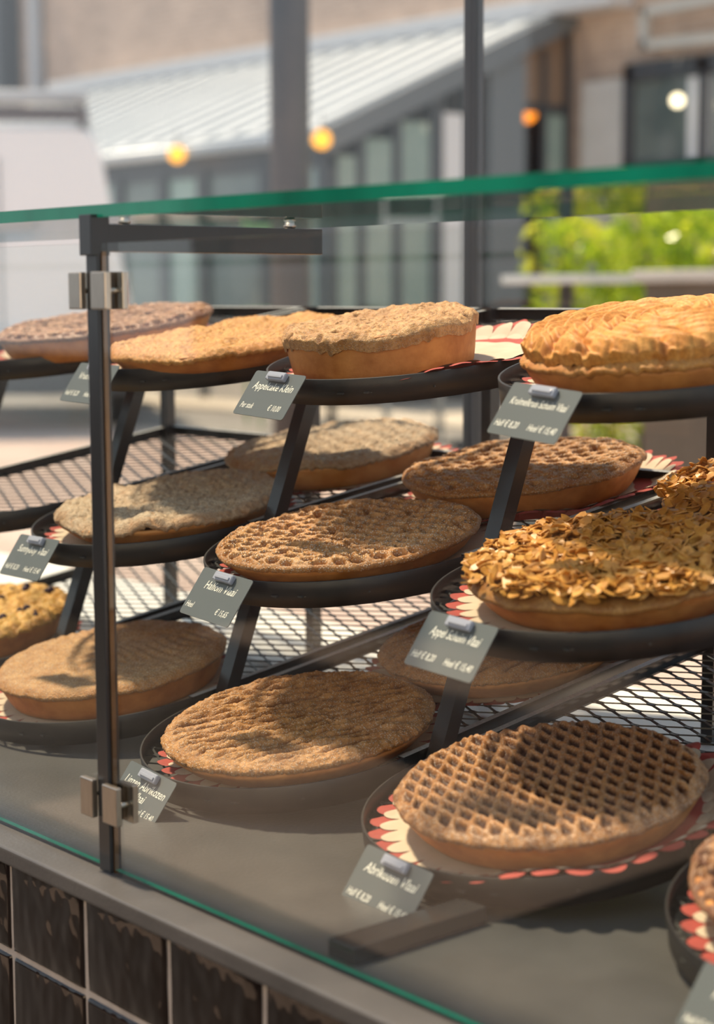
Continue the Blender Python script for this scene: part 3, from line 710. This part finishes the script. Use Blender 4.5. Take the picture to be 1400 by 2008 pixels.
def price_card(k, t, ang, lines, low, label, tilt=55, roll=3.0, up=0.0, out=0.0):
    b, z = TIER[t]; a = math.radians(ang); Rr = TR + 0.0075 + out
    p = Vector((RX[k] + Rr * math.sin(a), b - Rr * math.cos(a) * CT, z - Rr * math.cos(a) * math.sin(TAU) + 0.0062 + up))
    root = bpy.data.objects.new('price_card', None); COL.objects.link(root); root.location = W(p); root.scale = (S, S, S); root.empty_display_size = 0.02
    root.rotation_euler = (Matrix.Rotation(math.radians(-1), 4, 'Z') @ Matrix.Rotation(math.radians(tilt), 4, 'X') @ Matrix.Rotation(-math.radians(roll), 4, 'Z')).to_euler()
    tag(root, label, 'price card')
    c = bpy.data.objects.new('card', CARD); COL.objects.link(c); c.parent = root
    q = bpy.data.objects.new('clip', CLIP); COL.objects.link(q); q.parent = root
    j = bpy.data.objects.new('clip_jaw', JAW); COL.objects.link(j); j.parent = root
    for i, s in enumerate(lines):
        me = text_mesh(s, 0.0128 if len(s) < 19 else 0.0106, sx=0.80 if len(s) < 17 else 0.62, align='CENTER')
        o = link_mesh('lettering', me, M['ink'], c, (0.0, -0.0215 - i * 0.0118, 0.00055))
    for x, s in low:
        o = link_mesh('lettering', text_mesh(s, 0.0094, sx=0.68), M['ink'], c, (x, -0.0445, 0.00055))
H2 = [(-0.040, 'Half \u20ac 8,20'), (0.002, 'Heel \u20ac 15,40')]
price_card(1, 'T', -4, ['Vruchten Vlaai'], H2, 'small slate card half hidden behind the black post below the golden crumble pie', roll=1)
price_card(2, 'T', -8, ['Appelcake Klein'], [(-0.038, 'Per stuk'), (0.010, '\u20ac 10,00')], 'slate price card lettered Appelcake Klein clipped below the small tall cake', roll=2.5)
price_card(3, 'T', 0, ['Kruimelkruis Schuim Vlaai'], H2, 'blurred slate price card clipped below the front meringue pie', roll=4.5)
price_card(1, 'M', -4, ['Sunnyboy Vlaai'], H2, 'slate price card lettered Sunnyboy Vlaai at the left edge', roll=-1)
price_card(2, 'M', 0, ['Halfom Vlaai'], [(-0.040, 'Heel'), (0.012, '\u20ac 15,65')], 'slate price card lettered Halfom Vlaai below the holed pie', roll=3)
price_card(3, 'M', -5, ['Appel Schuim Vlaai'], H2, 'blurred slate price card clipped to the tray of the golden almond pie', roll=2.5)
price_card(2, 'B', -5, ['Linzen Abrikozen', 'Vlaai'], H2, 'slate price card lettered Linzen Abrikozen Vlaai beside the lower steel clamp', roll=4)
price_card(3, 'B', -1, ['Abrikozen Vlaai'], H2, 'slate price card lettered Abrikozen Vlaai in front of the diagonal lattice pie', roll=3)
price_card(4, 'B', 2, ['Kersen Vlaai'], H2, 'dark price card at the lower right corner of the picture', roll=4)

# ------------------------------------------------------------------ street side
M['paving'] = plain('pink_grey_paving', (0.50, 0.36, 0.32), 0.85, c2=(0.60, 0.46, 0.41), scale=2.5)
M['asphalt'] = plain('grey_street', (0.24, 0.225, 0.225), 0.85, c2=(0.29, 0.275, 0.27), scale=1.2)
M['kerb'] = plain('pale_kerb', (0.62, 0.55, 0.48), 0.8, c2=(0.54, 0.47, 0.41), scale=3)
def brick_mat():
    mt, nt, b, _ = new_mat('weathered_brick')
    tc = nt.nodes.new('ShaderNodeTexCoord'); sp = nt.nodes.new('ShaderNodeSeparateXYZ'); cb = nt.nodes.new('ShaderNodeCombineXYZ')
    nt.links.new(tc.outputs['Object'], sp.inputs[0]); nt.links.new(sp.outputs['X'], cb.inputs['X']); nt.links.new(sp.outputs['Z'], cb.inputs['Y'])
    br = nt.nodes.new('ShaderNodeTexBrick'); br.inputs['Scale'].default_value = 1.0; br.inputs['Brick Width'].default_value = 0.2; br.inputs['Row Height'].default_value = 0.062; br.inputs['Mortar Size'].default_value = 0.006
    br.inputs['Color1'].default_value = (0.56, 0.42, 0.335, 1); br.inputs['Color2'].default_value = (0.44, 0.32, 0.25, 1); br.inputs['Mortar'].default_value = (0.62, 0.56, 0.50, 1)
    nt.links.new(cb.outputs[0], br.inputs['Vector'])
    mx = nt.nodes.new('ShaderNodeMix'); mx.data_type = 'RGBA'; mx.blend_type = 'MULTIPLY'; mx.inputs[0].default_value = 1
    nt.links.new(br.outputs[0], mx.inputs[6]); nt.links.new(ramp(nt, tex_noise(nt, 0.9, 5, 0.65), [(0.3, (0.78, 0.76, 0.76)), (0.7, (1.15, 1.12, 1.1))]), mx.inputs[7])
    nt.links.new(mx.outputs[2], b.inputs['Base Color']); b.inputs['Roughness'].default_value = 0.9
    return mt
M['brick'] = brick_mat()
M['zinc'] = plain('grey_zinc_roof', (0.52, 0.57, 0.63), 0.42, 0.25, c2=(0.44, 0.49, 0.55), scale=2)
M['slate_metal'] = plain('blue_grey_metal', (0.060, 0.068, 0.080), 0.5)
M['grey_panel'] = plain('mid_grey_panel', (0.16, 0.18, 0.20), 0.55)
M['tinted'] = plain('green_tinted_glazing', (0.24, 0.36, 0.34), 0.08, c2=(0.38, 0.47, 0.44), scale=1.4, spec=0.8)
M['tinted_dark'] = plain('dark_glazing', (0.09, 0.12, 0.125), 0.08, c2=(0.20, 0.24, 0.23), scale=1.5, spec=0.8)
M['plaster'] = plain('off_white_render', (0.74, 0.71, 0.68), 0.85, c2=(0.64, 0.61, 0.58), scale=2)
M['bulb'] = emit('amber_bulb', (1.0, 0.42, 0.035), 2.6)
M['bulb_pale'] = emit('pale_lamp', (1.0, 0.83, 0.55), 4.5)
M['curtain'] = plain('white_blind', (0.85, 0.87, 0.92), 0.7)  # plain white base colour for blind and pane

st = bpy.data.meshes.new('street')
struct('street', (-60, 0.84, -0.60), (12, 60, -0.545), M['asphalt'])
struct('pavement_near', (-60, 0.84, -0.545), (12, 6.4, -0.52), M['paving'])
struct('kerb_near', (-60, 6.4, -0.545), (12, 6.62, -0.515), M['kerb'])
struct('pavement_far', (-60, 8.3, -0.545), (12, 12.05, -0.51), M['kerb'])
# shop window in front of the street
w1 = thing('window_1', (0, 0, 0), None, None); w1['kind'] = 'structure'
for xa, xb in ((-0.492, -0.476), (-2.30, -2.262), (1.30, 1.34)):
    box('mullion', (xa, 0.870, -0.52), (xb, 0.892, 2.4), M['slate_metal'], w1, 0.003)
box('window_frame', (-2.30, 0.855, -0.52), (1.34, 0.905, -0.46), M['slate_metal'], w1, 0.003)
for xa, xb in ((-2.262, -0.492), (-0.476, 1.30)):
    box('window_pane', (xa, 0.876, -0.46), (xb, 0.882, 2.4), M['glass'], w1)

# brick building
WY = 12.1
struct('wall_far', (-34, WY + 0.02, -0.52), (2, WY + 0.4, 5.0), M['brick'])
bm = bmesh.new(); add_box(bm, (-9.86, WY - 0.10, 1.50), (-7.6, WY - 0.02, 1.62)); add_box(bm, (-9.86, WY - 0.10, 2.36), (-7.6, WY - 0.02, 2.52))
for x in (-9.86, -9.0, -8.3, -7.7): add_box(bm, (x, WY - 0.10, 1.50), (x + 0.10, WY - 0.02, 2.5))
wf = thing('window_2', (0, 0, 0), None, None); wf['kind'] = 'structure'
obj('window_frame', bm, M['slate_metal'], wf); box('window_pane', (-9.8, WY - 0.05, 1.5), (-7.6, WY - 0.03, 2.5), M['tinted_dark'], wf)
box('blind', (-9.13, WY - 0.062, 1.62), (-8.88, WY - 0.052, 2.34), M['curtain'], wf)
struct('trim_7', (-10.40, WY - 0.06, -0.5), (-9.90, WY, 2.40), M['plaster'])
struct('trim_8', (-20.95, WY - 0.3, -0.5), (-20.75, WY, 4.95), M['slate_metal'])
dp = box('downpipe', (-20.30, WY - 0.16, -0.5), (-20.08, WY - 0.02, 4.95), plain('zinc_pipe', (0.42, 0.43, 0.46), 0.5), bevel=0.05, segs=3)
tag(dp, 'grey drainpipe running up the brick wall above the van', 'drainpipe')
dp = box('drainpipe', (-21.6, WY - 0.30, -0.5), (-21.10, WY - 0.02, 4.95), M['slate_metal'], bevel=0.02)
tag(dp, 'dark blue-grey pillar on the brick wall at the upper left corner', 'pillar')
bm = bmesh.new()
for a, b in (((-9.62, 2.95), (-8.2, 2.98)), ((-9.62, 2.66), (-8.2, 2.62)), ((-9.60, 2.62), (-9.60, 2.98))): add_bar(bm, (a[0], WY - 0.12, a[1]), (b[0], WY - 0.12, b[1]), 0.07, 0.075)
tag(obj('wall_bracket', bm, plain('pale_grey_tube', (0.52, 0.52, 0.50), 0.5)), 'pale grey rectangular tube bracket on the brick wall at the upper right', 'bracket')
bm = bmesh.new(); add_sphere(bm, (-9.02, WY - 0.35, 2.11), 0.055, 16)
wl = thing('wall_lamp', (0, 0, 0), 'glowing pale lamp in front of the dark window at the right', 'lamp'); obj('globe', bm, M['bulb_pale'], wl)
bm = bmesh.new(); add_cyl(bm, (-9.02, WY - 0.35, 2.18), (-9.02, WY - 0.35, 2.48), 0.012, 8); add_cyl(bm, (-9.02, WY - 0.36, 2.47), (-9.02, WY - 0.02, 2.47), 0.012, 8); obj('bracket', bm, M['slate_metal'], wl)

# lean-to pavilion with zinc roof against the brick wall
pv = thing('pavilion', (0, 0, 0), 'glazed lean-to pavilion with a sloping grey seamed metal roof against the brick wall', 'pavilion')
RA, RB = Vector((-19.5, 9.05, 1.78)), Vector((-19.5, WY, 3.06)); XR = -10.55
bm = bmesh.new()
d = (RB - RA)
vs = [bm.verts.new(v) for v in (RA, RA + Vector((XR + 19.5, 0, 0)), RB + Vector((XR + 19.5, 0, 0)), RB)]
vt = [bm.verts.new(v.co + Vector((0, -0.03, 0.07))) for v in vs]
bm.faces.new(vs); bm.faces.new(vt[::-1])
for i in range(4): bm.faces.new((vs[i], vt[i], vt[(i + 1) % 4], vs[(i + 1) % 4]))
obj('roof', bm, M['zinc'], pv)
bmS = bmesh.new()
add_bar(bmS, (0, RA.y, RA.z + 0.085), (0, RB.y, RB.z + 0.085), 0.035, 0.06)
bmesh.ops.recalc_face_normals(bmS, faces=bmS.faces); sm = bpy.data.meshes.new('roof_seam'); bmS.to_mesh(sm); bmS.free(); sm.materials.append(M['zinc'])
for i in range(21):
    o = bpy.data.objects.new('roof_seam', sm); COL.objects.link(o); o.parent = pv; o.location = (XR - 0.05 - i * 0.42, 0, 0)
box('ridge_flashing', (-19.5, WY - 0.35, 3.02), (-9.8, WY - 0.02, 3.19), plain('pale_flashing', (0.62, 0.62, 0.64), 0.5), pv, 0.02)
bm = bmesh.new(); add_cyl(bm, (-19.5, 8.98, 1.76), (XR, 8.98, 1.76), 0.06, 10); obj('gutter', bm, M['zinc'], pv)
bm = bmesh.new(); add_bar(bm, (XR + 0.02, 9.0, 1.72), (XR + 0.02, WY - 0.02, 3.03), 0.06, 0.20); obj('verge_board', bm, M['grey_panel'], pv)
box('eaves_beam', (-16.4, 9.06, 1.52), (XR, 9.14, 1.74), M['slate_metal'], pv)
for i, x in enumerate((-10.62, -11.42, -12.36, -13.0, -13.75, -14.6, -15.5)):
    box('pavilion_post', (x - 0.07, 9.04, -0.52), (x + 0.07, 9.16, 1.6), M['slate_metal'], pv)
xs = (-10.62, -11.42, -12.36, -13.0, -13.75, -14.6, -15.5)
for i in range(6): box('front_pane', (xs[i + 1] + 0.07, 9.09, -0.1), (xs[i] - 0.07, 9.11, 1.54), M['tinted' if i % 2 == 0 else 'tinted_dark'], pv)
box('plinth', (-16.4, 9.05, -0.52), (XR, 9.13, -0.1), M['plaster'], pv)
# gable side (faces +x)
gx = -10.62
for ya, yb, za, zb, mm in ((9.06, 9.14, -0.5, 1.7, 'slate_metal'), (9.42, 9.50, -0.5, 1.9, 'slate_metal'), (9.83, 9.92, -0.5, 2.05, 'slate_metal'), (10.28, 10.42, -0.5, 2.2, 'slate_metal'), (10.70, 10.80, -0.5, 2.4, 'slate_metal'),
                       (11.02, 11.46, -0.5, 2.58, 'grey_panel'), (11.70, 11.76, -0.5, 2.7, 'slate_metal'), (12.02, 12.10, -0.5, 2.9, 'slate_metal')):
    box('gable_post', (gx - 0.03, ya, za), (gx + 0.04, yb, zb), M[mm], pv)
for ya, yb, z1, mm in ((9.14, 9.42, 1.62, 'tinted'), (9.50, 9.83, 1.78, 'tinted'), (9.92, 10.28, 1.95, 'tinted'), (10.42, 10.70, 2.05, 'curtain'), (11.76, 12.02, 2.18, 'tinted')):
    box('gable_pane', (gx - 0.01, ya, 0.15), (gx + 0.01, yb, z1), M[mm], pv)
box('gable_plinth', (gx - 0.02, 9.1, -0.5), (gx + 0.02, 12.1, 0.15), M['slate_metal'], pv)
box('transom', (gx - 0.03, 11.46, 2.12), (gx + 0.03, 12.1, 2.20), M['slate_metal'], pv)
box('gable_infill', (gx - 0.02, 11.46, 2.2), (gx + 0.01, 12.05, 2.85), plain('brown_board', (0.26, 0.18, 0.13), 0.7), pv)
box('inner_door', (gx - 0.36, 11.40, -0.5), (gx - 0.30, 12.0, 2.4), M['dark_wood'], pv)
bm = bmesh.new(); add_sphere(bm, (gx - 0.16, 11.70, 2.13), 0.085, 16); ol = thing('door_lamp', (0, 0, 0), 'orange glowing lamp in the dark doorway of the pavilion', 'lamp')
obj('globe', bm, emit('orange_lamp', (1.0, 0.28, 0.02), 2.6), ol); bm = bmesh.new(); add_cyl(bm, (gx - 0.16, 11.70, 2.21), (gx - 0.16, 11.70, 2.45), 0.01, 8); obj('cord', bm, M['slate_metal'], ol)
box('inner_wall', (-16.4, 11.2, -0.5), (-11.2, 11.3, 2.4), plain('dim_inner_wall', (0.16, 0.15, 0.14), 0.8, c2=(0.30, 0.28, 0.24), scale=1.5), pv)
for x, y, z, lb in ((-12.46, 8.85, 1.72, 'amber glowing bulb hanging at the roof edge, the left of the two'), (-10.40, 8.86, 1.72, 'amber glowing bulb hanging at the roof corner right of the pillar')):
    hb = thing('hanging_bulb', (x, y, z), lb, 'lamp', 'amber bulbs along the eaves')
    bm = bmesh.new(); add_sphere(bm, (0, 0, 0), 0.078, 16); obj('globe', bm, M['bulb'], hb)
    bm = bmesh.new(); add_cyl(bm, (0, 0, 0.055), (0, 0, 0.12), 0.022, 10); add_cyl(bm, (0, 0, 0.11), (0, 0, 0.24), 0.005, 6); obj('cord', bm, M['slate_metal'], hb)

# street pillar between window and pavilion
pl = thing('street_pillar', (-5.17, 4.335, -0.52), 'thick dark blue-grey steel pillar standing in the street', 'pillar')
bm = bmesh.new(); add_cyl(bm, (0, 0, 0), (0, 0, 5), 0.090, 24); obj('shaft', bm, plain('painted_pillar', (0.040, 0.042, 0.055), 0.55, c2=(0.070, 0.066, 0.072), scale=5), pl)
bm = bmesh.new(); add_cyl(bm, (0, 0, 0), (0, 0, 0.10), 0.14, 24, 0.10); obj('base', bm, M['slate_metal'], pl)

# white van, its rear towards the shop
vn = thing('van', (0, 0, 0), 'white delivery van with a roof rack parked in the street at the left', 'van')
Rh, Fh = _R.copy(), _F0.copy()
vc = Vector((CAM.x, CAM.y, 0)) + Fh * 12.8 + Rh * (-2.52)
vn.location = (vc.x, vc.y, -0.545); vn.rotation_euler = (0, 0, YAW + math.radians(8)); vn.scale = (0.92, 1, 0.955)      # local x = across, local y = away
def prof(w0, w1, z0, z1, r=0.16):
    P = [(-w0, z0), (w0, z0), (w0 + 0.02, z0 + 0.5), (w1 + 0.02, z1 - r)]
    for i in range(6): a = math.radians(i * 18); P.append((w1 - r + r * math.cos(a) + 0.0, z1 - r + r * math.sin(a)))
    P += [(-x, z) for x, z in P[3:][::-1]] + [(-w0 - 0.02, z0 + 0.5)]
    return P
bm = bmesh.new(); rings = []
for y, s, dz in ((0.0, 0.985, 0.0), (0.05, 1.0, 0.02), (2.5, 1.0, 0.02), (3.0, 0.98, -0.55), (3.6, 0.92, -1.0)):
    rings.append([bm.verts.new((x * s, y, z if z < 1.0 else max(0.9, z + dz))) for x, z in prof(1.00, 0.76, 0.32, 2.26)])
n = len(rings[0])
for a, b in zip(rings[:-1], rings[1:]):
    for i in range(n): bm.faces.new((a[i], a[(i + 1) % n], b[(i + 1) % n], b[i]))
bm.faces.new(rings[0][::-1]); bm.faces.new(rings[-1])
body = obj('body', bm, plain('white_car_paint', (0.93, 0.93, 0.95), 0.25), vn)
box('rear_bumper', (-0.98, -0.12, 0.30), (0.98, 0.05, 0.52), M['slate_metal'], vn, 0.03)
box('number_plate', (-0.26, -0.135, 0.62), (0.26, -0.012, 0.73), plain('plate_white', (0.7, 0.7, 0.7), 0.5), vn)
box('door_gap', (-0.008, -0.012, 0.5), (0.008, 0.02, 2.05), M['grey_panel'], vn)
for s in (-1, 1):
    box('tail_light', (s * 0.90 - 0.05, -0.02, 0.75), (s * 0.90 + 0.05, 0.03, 1.15), plain('red_lens_%d' % s, (0.35, 0.02, 0.02), 0.2), vn, 0.01)
    for y in (0.7, 2.9):
        bm = bmesh.new(); add_cyl(bm, (s * 0.97, y, 0.33), (s * 0.74, y, 0.33), 0.33, 24); wh = obj('wheel', bm, plain('tyre', (0.02, 0.02, 0.02), 0.8), vn)
        bm = bmesh.new(); add_cyl(bm, (s * 0.985, y, 0.33), (s * 0.96, y, 0.33), 0.19, 20); obj('hub', bm, M['zinc'], wh)
rr = obj('roof_rack', (lambda b: (add_cyl(b, (-0.80, 0.1, 2.50), (0.68, 0.1, 2.50), 0.055, 12), add_cyl(b, (-0.85, 1.4, 2.50), (0.70, 1.4, 2.50), 0.03, 12), add_cyl(b, (-0.85, 2.4, 2.50), (0.70, 2.4, 2.50), 0.03, 12), b)[-1])(bmesh.new()), plain('pale_tube', (0.55, 0.55, 0.57), 0.4), vn)
bm = bmesh.new()
for s in (-1, 1):
    add_bar(bm, (s * 0.64, 0.0, 2.38), (s * 0.64, 2.6, 2.38), 0.06, 0.08)
    for y in (0.1, 1.3, 2.4): add_bar(bm, (s * 0.64, y, 2.24), (s * 0.64, y, 2.46), 0.05, 0.05)
add_bar(bm, (-0.80, 0.0, 2.37), (0.68, 0.0, 2.37), 0.06, 0.10)
obj('rack_rails', bm, plain('brown_rail', (0.10, 0.075, 0.075), 0.6), vn)

# planter with a leafy hedge on the terrace
ph = thing('planter', (0, 0, 0), 'grey-brown planter box with a pale rim on the terrace at the right', 'planter')
box('box', (-3.80, 5.15, -0.52), (-3.0, 5.5, 0.50), plain('brown_grey_board', (0.16, 0.13, 0.105), 0.7), ph, 0.01)
box('rim', (-3.84, 5.11, 0.50), (-2.96, 5.54, 0.55), M['plaster'], ph, 0.008)
def leaf_mat():
    mt, nt, b, out = new_mat('sunlit_leaf')
    oi = nt.nodes.new('ShaderNodeTexCoord'); nz = tex_noise(nt, 9, 3)
    c = ramp(nt, nz, [(0.32, (0.12, 0.26, 0.02)), (0.50, (0.46, 0.62, 0.04)), (0.66, (0.86, 0.84, 0.09))])
    nt.links.new(c, b.inputs['Base Color']); b.inputs['Roughness'].default_value = 0.18
    tr = nt.nodes.new('ShaderNodeBsdfTranslucent'); nt.links.new(c, tr.inputs[0]); mx = nt.nodes.new('ShaderNodeMixShader'); mx.inputs[0].default_value = 0.45
    nt.links.new(b.outputs[0], mx.inputs[1]); nt.links.new(tr.outputs[0], mx.inputs[2]); nt.links.new(mx.outputs[0], out.inputs[0]); return mt
M['leaf'] = leaf_mat()
rs = np.random.default_rng(3); N = 7000
cx = rs.uniform(-4.98, -3.0, N); cy = rs.uniform(5.60, 6.30, N)
top = 0.86 + 0.10 * np.sin(cx * 7) + 0.06 * np.sin(cx * 17 + 1); cz = -0.35 + (top + 0.35) * rs.random(N) ** 0.75
V = np.zeros((N, 4, 3)); d1 = rs.normal(size=(N, 3)); d1 /= np.linalg.norm(d1, axis=1)[:, None]; d2 = np.cross(d1, rs.normal(size=(N, 3))); d2 /= np.linalg.norm(d2, axis=1)[:, None]
c = np.stack([cx, cy, cz], -1); l = rs.uniform(0.026, 0.048, N)[:, None]
V[:, 0] = c - d1 * l; V[:, 1] = c + d2 * l * 0.5; V[:, 2] = c + d1 * l; V[:, 3] = c - d2 * l * 0.5
F = (np.arange(N)[:, None] * 4 + np.arange(4)[None, :])
hd = thing('leafy_hedge', (0, 0, 0), 'sunlit yellow-green leafy hedge on the terrace behind the meringue pie', 'hedge')
tag(link_mesh('foliage', mesh_np('foliage', V.reshape(-1, 3), F), M['leaf'], hd), kind='stuff')
bm = bmesh.new()
for i in range(26):
    x, y = rs.uniform(-4.9, -3.1), rs.uniform(5.6, 6.1); add_cyl(bm, (x, y, -0.5), (x + rs.uniform(-.15, .15), y, 0.7), 0.012, 6, 0.004)
obj('stems', bm, M['dark_wood'], hd)

# terrace tables and chairs
def table(x, y, lab, w=0.38, top=0.235):
    t = thing('terrace_table', (x, y, -0.52), lab, 'table', 'terrace tables')
    box('table_top', (-w, -w * 0.8, top + 0.50), (w, w * 0.8, top + 0.535), M['white'], t, 0.006)
    bm = bmesh.new(); add_cyl(bm, (0, 0, 0.03), (0, 0, top + 0.5), 0.03, 10); obj('leg', bm, M['slate_metal'], t)
    bm = bmesh.new(); add_cyl(bm, (0, 0, 0), (0, 0, 0.035), 0.22, 16); obj('foot', bm, M['slate_metal'], t)
def chair(x, y, rz, lab, col):
    t = thing('terrace_chair', (x, y, -0.52), lab, 'chair', 'terrace chairs', rz)
    mt = plain('chair_paint_%d' % len(bpy.data.materials), col, 0.5)
    box('seat', (-0.2, -0.2, 0.42), (0.2, 0.2, 0.45), mt, t, 0.01); box('backrest', (-0.2, 0.18, 0.60), (0.2, 0.21, 0.86), mt, t, 0.01)
    for sx in (-1, 1):
        for sy in (-1, 1):
            bm = bmesh.new(); add_cyl(bm, (sx * 0.18, sy * 0.18, 0), (sx * 0.18, sy * 0.19, 0.86 if sy > 0 else 0.42), 0.013, 8); obj('leg', bm, mt, t)
table(-7.0, 7.35, 'white terrace table left of the hedge'); table(-8.55, 7.4, 'white terrace table in front of the pavilion glazing')
table(-3.83, 4.70, 'tall white terrace table just left of the planter', 0.21, 0.515)
chair(-7.75, 7.45, 0.9, 'pale grey terrace chair between the two far tables', (0.45, 0.48, 0.5)); chair(-6.3, 7.5, -1.2, 'dark terrace chair right of the middle table', (0.06, 0.07, 0.08))
chair(-9.3, 7.5, 1.2, 'light green terrace chair near the van', (0.28, 0.5, 0.22)); chair(-6.85, 8.15, 0.0, 'yellow terrace chair behind the middle table', (0.65, 0.42, 0.1))
